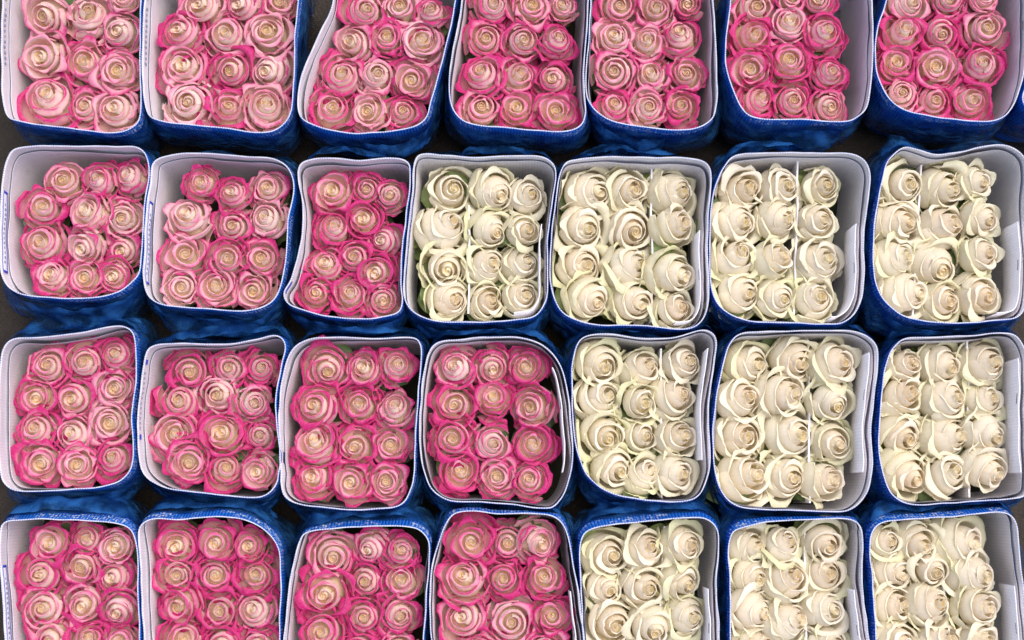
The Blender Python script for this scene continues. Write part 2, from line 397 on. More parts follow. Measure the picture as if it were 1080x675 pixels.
def foliage_mesh(seed, up):
    """the leaves on the stem just under the bloom, spread wide"""
    rnd = random.Random(seed); V, Fc = [], []; nu, nv = 5, 8
    for l in range(6):
        phi = l * 2.4 + rnd.uniform(-.3, .3); z0 = -1.40 - .16 * l + (up if l == 0 else 0); ln = rnd.uniform(.72, .90); o = len(V)
        ca, sa = math.cos(phi), math.sin(phi)
        for j in range(nv):
            t = j / (nv - 1)
            wd = .58 * math.sin(PI * min(1, t * .94 + .06)) ** .8
            for i in range(nu):
                u = -1 + 2 * i / (nu - 1)
                x, y = .15 + ln * t, u * wd
                z = z0 + .22 * math.sin(t * 2.4) + .10 * abs(u) + .06 * mnoise.noise(Vector((u * 2, t * 4, seed + l)))
                V.append((x * ca - y * sa, x * sa + y * ca, z + ZB))
        for j in range(nv - 1):
            for i in range(nu - 1):
                a = o + j * nu + i; Fc.append((a, a + 1, a + nu + 1, a + nu))
    return mesh_from('rose_foliage', V, Fc, [M['leaf']])

NVAR = 12
VAR = {'pink': [rose_variant('pink', i) for i in range(NVAR)], 'white': [rose_variant('white', i) for i in range(NVAR)]}
LEAF = [foliage_mesh(i * 3 + 1, .22 if i == 0 else 0) for i in range(6)]

# one finished prototype of every variant; repeats are copies of it and of each of its parts
PROTO = {}
def place_rose(kind, var, centre, R, yaw, tilt, tdir, tint, lot, leaf, rnd):
    base = -1.15 if kind == 'pink' else -1.5          # where the bloom sits on its stem, in bloom radii
    c_ = Vector((math.cos(tdir), math.sin(tdir), 0)) * math.sin(tilt) * R
    mid = -.15 if kind == 'pink' else -.45            # depth of the middle of the visible bloom
    foot = Vector(centre) + c_ * (base - mid) - Vector((0, 0, R * (ZB + base - base * math.cos(tilt))))
    ld = tdir - yaw
    rot = Matrix.Rotation(ld, 3, 'Z') @ Matrix.Rotation(tilt, 3, 'Y') @ Matrix.Rotation(-ld, 3, 'Z')
    piv = Vector((0, 0, ZB + base)); eul = rot.to_euler(); shift = piv - rot @ piv
    key = (kind, var)
    if key not in PROTO:
        root = empty(kind + '_rose', foot)
        kids = []
        for nm, me, lay in VAR[kind][var]:
            o = link(nm, me, root); kids.append((o, lay))
        PROTO[key] = (root, kids)
    else:
        pr, pk = PROTO[key]
        root = pr.copy(); COL.objects.link(root)
        kids = []
        for o, lay in pk:
            c = o.copy(); COL.objects.link(c); c.parent = root; kids.append((c, lay))
    root.location = foot; root.rotation_euler = (0, 0, yaw); root.scale = (R, R, R)
    for o, lay in kids:
        if lay >= 0: o.rotation_euler = eul; o.location = shift
        if lay >= 0: o.color = (min(1, max(0, tint + rnd.uniform(-.12, .12))), lay, min(1, max(0, lot + rnd.uniform(-.2, .2))), 1)
        else: o.color = (0.3, 0, 0, 1)
    o = link('foliage', LEAF[0 if leaf else rnd.randrange(1, 6)], root); o.rotation_euler = (0, 0, rnd.uniform(0, 6.28))
    o.color = (rnd.uniform(.1, .7) if kind == 'white' else rnd.uniform(0, .15), 0, 0, 1)
    return root

# ------------------------------------------------------------------ traced layout (photograph enlarged 3.375 times; origin of each enlargement)
OR = {'A': (0, 0), 'B': (290, 0), 'C': (580, 0), 'D': (760, 0), 'E': (0, 150), 'F': (290, 150), 'G': (570, 150), 'H': (760, 150),
      'I': (0, 335), 'J': (290, 335), 'K': (580, 335), 'L': (760, 335), 'M': (0, 475), 'N': (290, 475), 'O': (570, 475), 'P': (760, 475)}
BOX = [
 dict(rc=(1,1), o='A', k='pink', t=.42, rim=[(20,-130),(480,-130),(500,-60),(499,200),(500,400),(470,455),(390,472),(250,455),(70,432),(18,392),(5,250),(10,0),(8,-80)],
  r=[(150,75,80),(325,45,85),(450,85,75),(140,215,85),(300,225,80),(455,250,75),(170,365,100),(305,375,65),(440,375,80),(435,0,50)]),
 dict(rc=(1,2), o='A', k='pink', t=.40, rim=[(530,-110),(1040,-110),(1065,-60),(1050,130),(1046,300),(1035,400),(1000,450),(930,470),(750,450),(570,430),(522,390),(506,250),(510,100),(520,-60)],
  r=[(690,0,80),(850,0,75),(1010,10,65),(665,95,80),(820,105,85),(975,95,85),(660,240,90),(820,250,75),(965,250,80),(665,370,85),(820,385,80),(965,390,85)]),
 dict(rc=(1,3), o='B', k='pink', t=.50, rim=[(235,-100),(630,-100),(650,-50),(625,90),(590,240),(560,350),(530,430),(430,465),(250,470),(115,435),(82,380),(90,280),(135,170),(200,30),(215,-60)],
  r=[(295,35,80),(430,20,65),(550,30,60),(245,155,75),(385,130,70),(520,145,75),(205,265,85),(350,255,75),(500,285,75),(185,390,85),(330,390,70),(455,400,65)]),
 dict(rc=(1,4), o='B', k='pink', t=.62, rim=[(690,-110),(1090,-110),(1115,-60),(1110,100),(1100,250),(1105,400),(1080,455),(1000,470),(850,455),(700,440),(640,400),(620,320),(630,200),(660,50),(675,-60)],
  r=[(770,15,75),(910,20,65),(1025,20,50),(740,130,75),(870,130,75),(1010,140,65),(715,270,80),(860,290,75),(995,285,70),(725,400,75),(860,390,75),(1000,405,75)]),
 dict(rc=(1,5), o='C', k='pink', t=.48, rim=[(160,-110),(550,-110),(575,-60),(590,150),(592,370),(565,435),(480,462),(340,452),(210,425),(145,370),(125,290),(140,130),(148,-50)],
  r=[(245,20,75),(380,30,65),(490,10,50),(210,135,75),(335,150,65),(480,115,75),(210,255,80),(360,260,75),(495,255,65),(220,370,65),(350,380,65),(465,370,65)]),
 dict(rc=(1,6), o='C', k='pink', t=.58, rim=[(660,-110),(1110,-110),(1140,-60),(1150,150),(1135,350),(1100,410),(1040,432),(880,425),(750,422),(690,390),(640,280),(625,180),(640,30),(650,-60)],
  r=[(715,10,85),(860,0,50),(960,5,60),(710,95,80),(850,65,65),(975,95,75),(705,260,75),(855,215,80),(1000,255,65),(740,365,70),(865,360,70),(1000,400,65)]),
 dict(rc=(1,7), o='D', k='pink', t=.50, rim=[(610,-110),(1050,-110),(1085,-60),(1092,120),(1072,285),(1036,385),(975,427),(850,427),(700,402),(620,370),(575,310),(550,230),(560,100),(595,-10)],
  r=[(655,5,75),(810,5,65),(940,5,50),(630,90,80),(790,115,75),(945,80,75),(630,220,75),(765,260,85),(935,235,80),(628,345,65),(755,370,70),(890,365,75)]),
 dict(rc=(1,8), o='D', k='pink', t=.50, rim=[(1150,-110),(1550,-110),(1580,0),(1570,300),(1520,410),(1300,425),(1140,412),(1085,378),(1076,340),(1090,300),(1112,180),(1128,0)],
  r=[(1125,330,65),(1140,200,75)]),
 dict(rc=(2,1), o='E', k='pink', t=.50, rim=[(30,50),(70,20),(200,14),(400,14),(490,20),(525,60),(530,130),(512,250),(502,440),(470,500),(400,540),(280,556),(130,550),(50,530),(12,480),(0,380),(0,250),(10,130)],
  r=[(215,130,70),(345,140,65),(455,125,65),(160,245,75),(315,260,75),(450,280,70),(145,360,85),(300,390,70),(430,400,65),(180,490,70),(305,495,70),(420,510,60)]),
 dict(rc=(2,2), o='E', k='pink', t=.42, rim=[(550,70),(610,45),(700,38),(860,50),(980,60),(1030,100),(1045,170),(1025,280),(1015,430),(990,530),(950,580),(870,600),(720,590),(590,580),(530,550),(510,480),(515,350),(525,220),(538,130)],
  r=[(710,155,60),(830,175,65),(955,150,65),(670,270,80),(825,310,70),(955,270,70),(655,400,85),(805,425,75),(940,430,75),(645,540,65),(765,540,70),(910,565,70)]),
 dict(rc=(2,3), o='F', k='pink', t=.68, rim=[(85,90),(110,65),(190,55),(300,66),(400,58),(465,66),(482,100),(474,200),(456,350),(448,480),(452,570),(430,610),(330,628),(200,620),(80,590),(40,565),(32,530),(60,480),(95,350),(100,230),(85,140)],
  r=[(200,165,80),(340,170,60),(430,180,55),(190,290,70),(325,280,75),(415,335,60),(135,440,75),(265,445,70),(405,475,75),(150,565,70),(280,560,70),(400,590,65)]),
 dict(rc=(2,4), o='F', k='white', t=.45, rim=[(497,70),(522,42),(600,46),(720,55),(830,48),(940,50),(985,70),(1000,110),(985,220),(970,350),(970,500),(960,570),(920,620),(820,635),(700,640),(570,635),(500,610),(464,560),(460,470),(476,300),(490,170)],
  r=[(630,155,85),(790,170,80),(915,190,70),(610,290,90),(770,310,75),(905,310,65),(610,450,90),(770,430,80),(900,430,75),(615,590,80),(755,580,70),(905,555,70)]),
 dict(rc=(2,5), o='G', k='white', t=.55, rim=[(80,85),(130,60),(250,52),(400,55),(530,58),(590,75),(608,120),(600,220),(595,360),(600,500),(590,600),(550,655),(480,665),(350,650),(200,650),(100,620),(55,570),(35,480),(40,350),(55,200)],
  r=[(175,150,85),(320,140,80),(485,150,85),(150,290,85),(325,300,90),(490,280,75),(145,440,90),(325,460,85),(475,480,85),(165,580,80),(330,590,85),(485,600,70)]),
 dict(rc=(2,6), o='H', k='white', t=.30, rim=[(15,85),(60,45),(200,38),(400,38),(490,50),(528,100),(525,200),(510,330),(510,500),(490,590),(440,640),(380,648),(250,642),(100,635),(30,610),(-20,560),(-38,450),(-38,300),(-30,200),(-5,120)],
  r=[(75,180,85),(215,140,75),(370,125,70),(50,285,85),(215,270,75),(350,275,70),(50,410,90),(190,410,75),(360,420,85),(50,550,90),(205,560,75),(345,560,80)]),
 dict(rc=(2,7), o='H', k='white', t=.55, rim=[(600,60),(650,20),(690,25),(760,45),(850,35),(930,15),(1010,10),(1070,40),(1090,100),(1085,250),(1098,400),(1092,560),(1060,620),(990,632),(880,642),(760,640),(660,620),(590,570),(550,480),(545,350),(560,220),(580,120)],
  r=[(650,150,80),(800,140,80),(915,140,60),(640,275,80),(800,290,85),(940,270,65),(615,415,80),(780,445,95),(940,395,65),(660,550,80),(790,580,75),(935,545,80)]),
 dict(rc=(3,1), o='I', k='pink', t=.50, rim=[(10,110),(50,75),(150,70),(280,55),(400,30),(450,35),(480,70),(485,200),(470,350),(475,500),(440,570),(370,600),(230,612),(80,618),(20,595),(0,540),(-4,400),(-4,250),(0,170)],
  r=[(160,155,70),(290,140,75),(420,115,70),(105,280,75),(250,285,80),(420,245,65),(100,410,75),(255,430,75),(410,375,75),(140,540,80),(270,560,65),(395,515,70)]),
 dict(rc=(3,2), o='I', k='pink', t=.55, rim=[(520,130),(550,100),(650,92),(800,95),(900,80),(970,62),(1005,75),(1015,110),(1000,180),(982,280),(990,400),(1000,500),(990,580),(950,630),(880,640),(720,622),(590,605),(520,565),(495,500),(490,350),(505,220)],
  r=[(660,165,80),(800,130,65),(920,165,65),(630,290,85),(780,250,80),(905,310,65),(615,415,80),(805,420,90),(930,410,60),(650,540,80),(785,560,75),(925,565,65)]),
 dict(rc=(3,3), o='J', k='pink', t=.52, rim=[(60,120),(110,80),(200,70),(350,75),(480,70),(515,90),(520,150),(510,280),(500,420),(495,560),(485,610),(455,660),(390,678),(270,682),(110,668),(45,645),(22,590),(15,450),(15,320),(30,200)],
  r=[(180,190,85),(320,170,75),(445,175,65),(130,295,85),(295,310,75),(430,320,65),(130,460,85),(280,470,80),(420,450,70),(130,590,75),(270,600,75),(395,600,65)]),
 dict(rc=(3,4), o='J', k='pink', t=.62, rim=[(550,120),(590,85),(680,75),(800,68),(890,75),(960,105),(1010,160),(1040,260),(1055,400),(1060,500),(1040,600),(1000,665),(960,678),(850,665),(720,655),(620,650),(560,610),(530,540),(515,430),(520,300),(530,200)],
  r=[(635,150,75),(775,160,70),(900,165,65),(625,300,80),(775,275,65),(905,320,75),(625,450,80),(770,445,70),(915,465,75),(650,570,80),(785,590,65),(905,585,65)]),
 dict(rc=(3,5), o='K', k='white', t=.30, rim=[(95,100),(130,65),(220,60),(350,75),(450,70),(530,45),(570,50),(592,85),(580,200),(565,330),(570,480),(560,570),(520,640),(430,655),(320,645),(210,620),(140,570),(105,500),(85,400),(80,280),(80,180)],
  r=[(180,140,85),(330,170,80),(470,135,70),(180,280,85),(325,290,75),(450,270,80),(190,435,90),(330,420,65),(460,425,75),(215,560,80),(325,570,65),(460,570,75)]),
 dict(rc=(3,6), o='L', k='white', t=.50, rim=[(35,90),(80,55),(200,48),(350,45),(470,50),(540,80),(560,130),(550,250),(535,400),(540,520),(520,620),(470,680),(400,690),(250,685),(120,680),(40,660),(-5,600),(-25,500),(-25,370),(-5,230),(15,150)],
  r=[(95,160,85),(258,120,85),(415,150,85),(75,290,80),(243,260,85),(405,300,80),(65,440,90),(253,400,100),(405,440,75),(90,590,95),(238,565,85),(373,580,75)]),
 dict(rc=(3,7), o='L', k='white', t=.50, rim=[(620,105),(660,75),(760,70),(900,65),(1010,55),(1060,75),(1090,150),(1095,300),(1090,450),(1100,580),(1080,635),(950,650),(800,660),(690,665),(620,640),(585,580),(565,480),(570,350),(580,220),(600,140)],
  r=[(665,140,60),(800,150,75),(960,140,85),(650,280,80),(815,280,85),(950,280,70),(645,430,85),(815,410,90),(975,410,75),(670,560,90),(820,580,75),(960,560,75)]),
 dict(rc=(4,1), o='M', k='pink', t=.56, rim=[(10,262),(60,247),(180,245),(330,250),(430,262),(475,292),(490,380),(490,500),(495,620),(490,760),(400,790),(200,790),(40,780),(20,700),(10,550),(0,400),(0,310)],
  r=[(175,310,80),(305,285,60),(415,300,65),(140,435,85),(285,390,75),(410,440,75),(140,570,85),(295,560,80),(430,570,70),(170,665,80),(310,680,75),(440,670,65)]),
 dict(rc=(4,2), o='M', k='pink', t=.66, rim=[(500,270),(540,245),(640,245),(780,235),(880,250),(950,290),(990,350),(1000,450),(995,600),(990,740),(950,800),(750,800),(550,790),(520,740),(510,600),(500,400),(495,320)],
  r=[(635,305,80),(775,290,75),(910,320,65),(615,440,75),(760,430,80),(905,440,75),(620,565,75),(785,590,85),(920,570,75),(650,690,85),(800,715,75),(930,700,70)]),
 dict(rc=(4,3), o='N', k='pink', t=.56, rim=[(90,320),(120,290),(220,278),(350,270),(480,272),(530,295),(550,350),(540,500),(530,650),(520,770),(450,820),(250,815),(60,800),(30,740),(40,600),(50,480),(70,390)],
  r=[(190,345,80),(330,325,65),(455,320,65),(165,480,90),(315,460,75),(450,455,70),(165,620,85),(320,600,70),(450,590,70),(430,705,65),(300,720,65)]),
 dict(rc=(4,4), o='N', k='pink', t=.56, rim=[(610,260),(640,222),(700,215),(800,225),(920,225),(1000,238),(1040,300),(1070,450),(1095,600),(1100,760),(1040,820),(800,820),(620,800),(570,740),(555,600),(555,450),(580,340)],
  r=[(680,310,85),(825,310,75),(950,300,75),(665,445,90),(805,460,70),(960,455,75),(660,600,90),(840,615,85),(985,600,70),(710,735,75),(960,725,70)]),
 dict(rc=(4,5), o='O', k='white', t=.50, rim=[(145,320),(170,285),(250,265),(400,250),(520,240),(590,245),(630,280),(635,350),(625,480),(635,620),(630,760),(580,810),(400,815),(230,800),(170,760),(150,640),(145,480),(140,390)],
  r=[(230,350,85),(380,340,80),(510,320,80),(220,490,75),(375,500,85),(515,460,80),(245,610,90),(405,620,85),(530,600,75)]),
 dict(rc=(4,6), o='P', k='white', t=.55, rim=[(35,310),(60,280),(170,255),(330,245),(450,243),(495,270),(505,330),(505,480),(520,620),(530,740),(480,810),(250,810),(80,800),(40,740),(35,600),(35,450),(28,370)],
  r=[(98,310,70),(228,310,70),(368,290,75),(98,450,80),(240,450,85),(380,430,85),(95,580,80),(235,600,80),(380,550,75),(140,690,80),(395,680,75)]),
 dict(rc=(4,7), o='P', k='white', t=.60, rim=[(540,290),(580,255),(680,245),(820,235),(950,222),(1020,225),(1050,260),(1060,350),(1075,480),(1090,620),(1095,760),(1050,810),(800,810),(600,800),(560,740),(550,600),(540,450),(530,360)],
  r=[(590,290,60),(700,290,80),(865,290,90),(605,420,80),(745,410,75),(895,410,80),(605,550,75),(760,540,80),(930,565,75),(640,675,80),(790,685,80),(935,665,70)]),
]
def px(o, x, y): return OR[o][0] + x / 3.375, OR[o][1] + y / 3.375

# ------------------------------------------------------------------ cartons
def closed_spline(P, n):
    """centripetal-like smooth closed curve through P, sampled at n equal steps"""
    N = len(P); dense = []
    for i in range(N):
        p0, p1, p2, p3 = P[i - 1], P[i], P[(i + 1) % N], P[(i + 2) % N]
        for k in range(14):
            t = k / 14
            dense.append(0.5 * ((2 * p1) + (p2 - p0) * t + (2 * p0 - 5 * p1 + 4 * p2 - p3) * t * t + (3 * p1 - p0 - 3 * p2 + p3) * t ** 3))
    L = [0]
    for i in range(len(dense)): L.append(L[-1] + (dense[(i + 1) % len(dense)] - dense[i]).length)
    tot = L[-1]; out = []; j = 0
    for s in range(n):
        d = tot * s / n
        while L[j + 1] < d: j += 1
        f = (d - L[j]) / max(1e-9, L[j + 1] - L[j])
        out.append(dense[j].lerp(dense[(j + 1) % len(dense)], f))
    for _ in range(2):
        out = [(out[i - 1] + out[i] * 2 + out[(i + 1) % n]) / 4 for i in range(n)]
    return out, tot

def normals(P):
    n = len(P); out = []
    for i in range(n):
        t = P[(i + 1) % n] - P[i - 1]
        out.append(Vector((t.y, -t.x)).normalized())
    return out

class Wall:
    """the upright wall of one carton, followed along its rim"""
    NS = 220
    def __init__(s, pts, seed, row):
        s.P, s.len = closed_spline(pts, s.NS)
        s.N = normals(s.P)
        A = sum(s.P[i].x * s.P[(i + 1) % s.NS].y - s.P[(i + 1) % s.NS].x * s.P[i].y for i in range(s.NS))
        if A < 0: s.N = [-v for v in s.N] if False else s.N
        c = sum(s.P, Vector((0, 0))) / s.NS; s.c = c
        if sum((s.P[i] - c).dot(s.N[i]) for i in range(s.NS)) < 0: s.N = [-v for v in s.N]
        s.seed, s.row = seed, row
    def rimz(s, i):
        p = s.P[i]
        return H + 0.0035 * mnoise.noise(Vector((p.x * 14, p.y * 14, s.seed)))
    def at(s, i, depth, off):
        """point on the wall at sample i, depth metres under the rim, off metres outside its mid line"""
        i %= s.NS
        p, n = s.P[i], s.N[i]
        row_t = {1: .010, 2: .006, 3: .006, 4: .004}[s.row]
        q = depth / H
        belly = 0.0040 * math.sin(PI * min(1, q * 1.25)) * (0.7 + 0.9 * mnoise.noise(Vector((p.x * 9, p.y * 9, s.seed + 3))))
        if s.row == 4 and n.y > 0.2: belly += 0.007 * n.y * sst(0, .16, q)
        taper = row_t * sst(0.15, 1.0, q)
        lim = s.clear[i] * .42 - .0014
        belly = min(belly, lim) if lim > -.004 else -.004 * min(1, q * 6)
        w = p + n * (off + belly - taper)
        wob = 0.0010 * mnoise.noise(Vector((p.x * 40, p.y * 40, depth * 30 + s.seed)))
        w = w + n * wob
        return Vector((w.x, w.y, s.rimz(i) - depth))

def ring_mesh(W, name, mats, rows, i0=0, i1=None, close_bottom=False, fm=None):
    """rows: list of (depth, off); consecutive rows are bridged. fm: material index per bridge"""
    n = W.NS; full = i1 is None
    idx = list(range(n + 1)) if full else list(range(i0, i1 + 1))
    V, U, Fc, FM = [], [], [], []
    m = len(idx)
    for (d, o) in rows:
        for i in idx:
            dd = d(i) if callable(d) else d
            V.append(W.at(i, dd, o(i) if callable(o) else o)); U.append((i * W.len / n, dd))
    for j in range(len(rows) - 1):
        for i in range(m - 1):
            a = j * m + i
            Fc.append((a, a + 1, a + m + 1, a + m)); FM.append(fm[j] if fm else 0)
    if close_bottom:
        j = len(rows) - 1
        Fc.append([j * m + i for i in range(m - (1 if full else 0))]); FM.append(fm[-1] if fm else 0)
    me = mesh_from(name, V, Fc, mats, U, FM)
    return me

ROWN = {1: 'top', 2: 'second', 3: 'third', 4: 'bottom'}
ORD = {1: 'first', 2: 'second', 3: 'third', 4: 'fourth', 5: 'fifth', 6: 'sixth', 7: 'seventh', 8: 'eighth'}

def nearest(W, p, cond=None):
    return min((i for i in range(W.NS)), key=lambda i: (W.P[i] - p).length)

WALLS = {}
nrose = 0
RIMS = []
for B in BOX:
    pts = [Vector(ground_point(*px(B['o'], x, y), H).xy) for (x, y) in B['rim']]
    RIMS.append(closed_spline(pts, 220)[0])
for bi, B in enumerate(BOX):
    row, cn = B['rc']; o = B['o']; rnd = random.Random(bi * 31 + 5)
    pts = []
    for (x, y) in B['rim']:
        w = ground_point(*px(o, x, y), H); pts.append(Vector((w.x, w.y)))
    W = Wall(pts, bi * 7.3, row)
    others = [p for j, Rm in enumerate(RIMS) if j != bi and (Rm[0] - RIMS[bi][0]).length < .5 for p in Rm]
    W.clear = [min(.06, min((p - o_).length for o_ in others)) for p in W.P]
    print('clearance', B['rc'], round(min(W.clear), 4))
    WALLS[B['rc']] = W
    root = empty('flower_box', (W.c.x, W.c.y, 0.002))
    kw = 'pink-edged' if B['k'] == 'pink' else 'white'
    inv = Matrix.Translation((-W.c.x, -W.c.y, -0.002))
    def add(name, me):
        me.transform(inv); return link(name, me, root)
    T = 0.0007
    # sleeve: blue printed outside, cut edge on top, white inside, closed underneath
    deep = [0, .004, .010, .016, .022, .030, .04, .05, .06, .072, .085, .10, .12, H - .006]
    rows = [(d, T) for d in reversed(deep)] + [(0, -T)] + [(d, -T) for d in deep[1:-1]] + [(H - .008, -T)]
    k = len(deep)
    fm = [0] * (k - 1) + [1] + [2] * (k - 1)
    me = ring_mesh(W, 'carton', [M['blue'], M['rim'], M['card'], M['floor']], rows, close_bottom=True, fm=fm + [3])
    for p in me.polygons:
        if p.material_index == 1: p.use_smooth = False
    add('carton', me)
    # inner liner, its cut edge showing as a dark line under the rim
    nz = lambda i: (0.026 if cn <= 3 else 0.017) + 0.006 * mnoise.noise(Vector((W.P[i % W.NS].x * 10, W.P[i % W.NS].y * 10, bi * 2.1)))
    plus = lambda d: (lambda i: nz(i) + d)
    gap = lambda i: -.0020 - .0040 * max(0, mnoise.noise(Vector((W.P[i % W.NS].x * 11, W.P[i % W.NS].y * 11, bi * 5.7))) + .25)
    gap2 = lambda i: gap(i) - .0007
    dl = [.11, .085, .06, .04, .022, .010, .003, 0]
    rows = [(plus(d_), gap) for d_ in dl] + [(plus(d_), gap2) for d_ in reversed(dl)]
    add('liner', ring_mesh(W, 'liner', [M['card'], M['liner_edge']], rows, fm=[0] * 7 + [1] + [0] * 7))
    # sample indices of the sides
    def side_index(nx, ny):
        return max(range(W.NS), key=lambda i: (W.P[i] - W.c).dot(Vector((nx, ny))) + 0.02 * W.N[i].dot(Vector((nx, ny))))
    # is the sample order clockwise? step direction that goes towards -y on the right-hand wall
    iR = nearest(W, Vector((max(p.x for p in W.P), W.c.y)))
    iL = nearest(W, Vector((min(p.x for p in W.P), W.c.y)))
    stp = 1 if W.P[(iR + 5) % W.NS].y < W.P[iR].y else -1
    def strip(name, ia, ib, d0, d1, off, mat, th=.0006, depthf=None):
        a, b = (ia, ib) if ia <= ib else (ib, ia)
        rows = [(d1, off), (d0, off), (d0, off - th), (d1, off - th)]
        return ring_mesh(W, name, mat if isinstance(mat, list) else [mat], rows, a, b)
    # overlap flap of the liner on the right-hand wall with its staple
    if cn >= 4 and row >= 2:
        a = iR + (-4 if row != 3 else -24) * stp
        add('flap', strip('flap', a, a + stp * 44, .0045, .07, -.0094, M['card'], .0012))
        sidx = a + stp * 14; dd = .010; so = -.0108
    else:
        sidx = iR - stp * 8; dd = .012; so = -.0018
    if (cn >= 4 or row == 1) and cn < 8 and not (row == 2 and cn == 4):
        V = []; 
        ring = strip('staple', sidx, sidx + 4, dd, dd + .0011, so, M['steel'], .0007)
        add('staple', ring)
    # printed label on the left inner wall
    if cn <= 3 and row in (1, 2, 3, 4):
        kind = {(1,1): 'script', (1,2): 'script', (2,1): 'frame', (2,2): 'frame', (4,1): 'frame', (3,2): 'dots', (2,3): 'dot'}.get(B['rc'])
        if kind == 'frame':
            a = iL - stp * 22; b = iL + stp * 12
            lab = add('printed_label', strip('printed_label', a, b, .0025, .0205, -.0019, M['label_paper'], .0002))
            parts = []
            def bar(nm, ia, ib, d0, d1, mat):
                m2 = strip(nm, ia, ib, d0, d1, -.0023, mat, .0002); m2.transform(inv); x = link(nm, m2, lab); return x
            bar('label_border', a, b, .0022, .0042, M['print_blue']); bar('label_border', a, b, .0188, .0208, M['print_blue'])
            bar('label_border', a, a + stp, .0042, .0188, M['print_blue']); bar('label_border', b - stp, b, .0042, .0188, M['print_blue'])
            i = min(a, b) + 4
            while i < max(a, b) - 4:
                bar('lettering', i, i + 1, .0080 + rnd.uniform(0, .002), .0140 + rnd.uniform(-.002, .002), M['print_grey']); i += 2
        elif kind == 'script':
            a = iL - stp * 8
            for q in range(11):
                ia = a + stp * q * 2
                add('lettering', strip('lettering', ia, ia + 1, .0060 + rnd.uniform(0, .0025), .0110 + rnd.uniform(0, .0035), -.0019, M['print_grey'], .0002))
            add('emblem', strip('emblem', a + stp * 24, a + stp * 29, .0060, .0130, -.0019, M['print_green'], .0002))
        elif kind == 'dots':
            a = iL - stp * 10
            for ia in (a, a + stp * 30): add('printed_mark', strip('printed_mark', ia, ia + stp * 2, .003, .0120, -.0019, M['print_blue'], .0002))
            for q in range(12):
                ia = a + stp * (4 + q * 2)
                add('lettering', strip('lettering', ia, ia + 1, .0050 + rnd.uniform(0, .002), .0100, -.0019, M['print_grey'], .0002))
        elif kind == 'dot':
            ia = nearest(W, Vector(ground_point(*px('F', 45, 520), H).xy))
            add('printed_mark', strip('printed_mark', ia - 3, ia + 3, .002, .010, -.0019, M['print_blue'], .0002))
    if B['rc'] == (2, 4):
        ia = nearest(W, Vector(ground_point(*px('F', 478, 200), H).xy)); ib = nearest(W, Vector(ground_point(*px('F', 462, 470), H).xy))
        a, b = sorted((ia, ib))
        lab = add('printed_label', strip('printed_label', a, b, .0012, .0060, -.0019, M['print_blue'], .0002))
        i = a + 3
        while i < b - 3:
            m2 = strip('lettering', i, i + 1, .0024 + rnd.uniform(0, .0006), .0046 + rnd.uniform(0, .0006), -.0023, M['print_white'], .0002); m2.transform(inv); link('lettering', m2, lab); i += 2
    # upright white dividers between the columns of white roses
    DV = {(2,4): [('F', 690, 225, 690, 610)], (2,5): [('G', 397, 80, 397, 640)], (2,6): [('H', 277, 60, 262, 630)], (2,7): [('H', 715, 80, 683, 620)],
          (3,6): [('L', 313, 80, 316, 660)], (3,7): [('L', 880, 80, 885, 640)], (4,5): [('O', 440, 270, 418, 790)], (4,7): [('P', 770, 260, 830, 780)], (3,5): [('K', 395, 110, 395, 640)], (4,6): [('P', 300, 280, 308, 790)]}.get(B['rc'], [])
    for (oo, x0, y0, x1, y1) in DV:
        zt = H - .042
        p0 = ground_point(*px(oo, x0, y0), zt); p1 = ground_point(*px(oo, x1, y1), zt)
        # end the card on the inside of the walls
        V, Fc = [], []; n = 14
        d = (p1 - p0); nn = Vector((-d.y, d.x, 0)).normalized() * .0011
        for s_ in (-1, 1):
            for zz in (zt, .01):
                for i in range(n + 1):
                    q = p0 + d * (i / n); ww = .002 * mnoise.noise(Vector((q.x * 30, q.y * 30, bi)))
                    V.append((q.x + nn.x * s_ + ww, q.y + nn.y * s_, zz + (.002 * mnoise.noise(Vector((q.y * 25, bi, 1))) if zz == zt else 0)))
        m = n + 1
        for i in range(n):
            Fc += [(i, i + 1, m + i + 1, m + i), (2 * m + i, 3 * m + i, 3 * m + i + 1, 2 * m + i + 1), (i, 2 * m + i, 2 * m + i + 1, i + 1)]
        UV = [(v[1], v[2]) for v in V]
        add('divider', mesh_from('divider', V, Fc, [M['card']], UV, smooth=False))
    # crinkled clear film round the outside
    n = 330; fr = 9; V, Fc = [], []
    for j in range(fr):
        t = j / (fr - 1); dep = .013 + .10 * t
        for i in range(n + 1):
            ii = i % n; f = ii * W.NS / n; i0 = int(f); ff = f - i0
            a = W.at(i0, dep, T).lerp(W.at(i0 + 1, dep, T), ff)
            nn = W.N[i0]
            north = max(0, nn.y); south = max(0, -nn.y)
            w1 = mnoise.noise(Vector((a.x * 24, a.y * 24, bi + dep * 9))); w2 = abs(mnoise.noise(Vector((a.x * 55 + dep * 40, a.y * 55, dep * 30 + bi)))); w3 = mnoise.noise(Vector((a.x * 14, a.y * 14, bi * 2.3)))
            reach = (.010 if row == 1 else .020) * (.75 + .9 * w3)
            out = .0008 + .0030 * (w1 + .5) * min(1, t * 3 + .15) + .0040 * w2 * sst(0, .3, t) + max(0, reach) * sst(.05, .75, t) * (1 + .5 * w1)
            out = max(.0005, min(out, W.clear[i0] * .55 - .0012))
            zz = a.z + (.004 * mnoise.noise(Vector((a.x * 45, a.y * 45, bi))) if j == 0 else 0) - (.002 if j == 0 else 0)
            V.append((a.x + nn.x * out, a.y + nn.y * out, zz))
    m = n + 1
    for j in range(fr - 1):
        for i in range(n): Fc.append((j * m + i, j * m + i + 1, (j + 1) * m + i + 1, (j + 1) * m + i))
    add('plastic_wrap', mesh_from('plastic_wrap', V, Fc, [M['film']]))
    # blue film bunched up behind / below the box
    TU = []
    if row >= 3: TU += [(rnd.uniform(-.01, .01), 1, .18)]
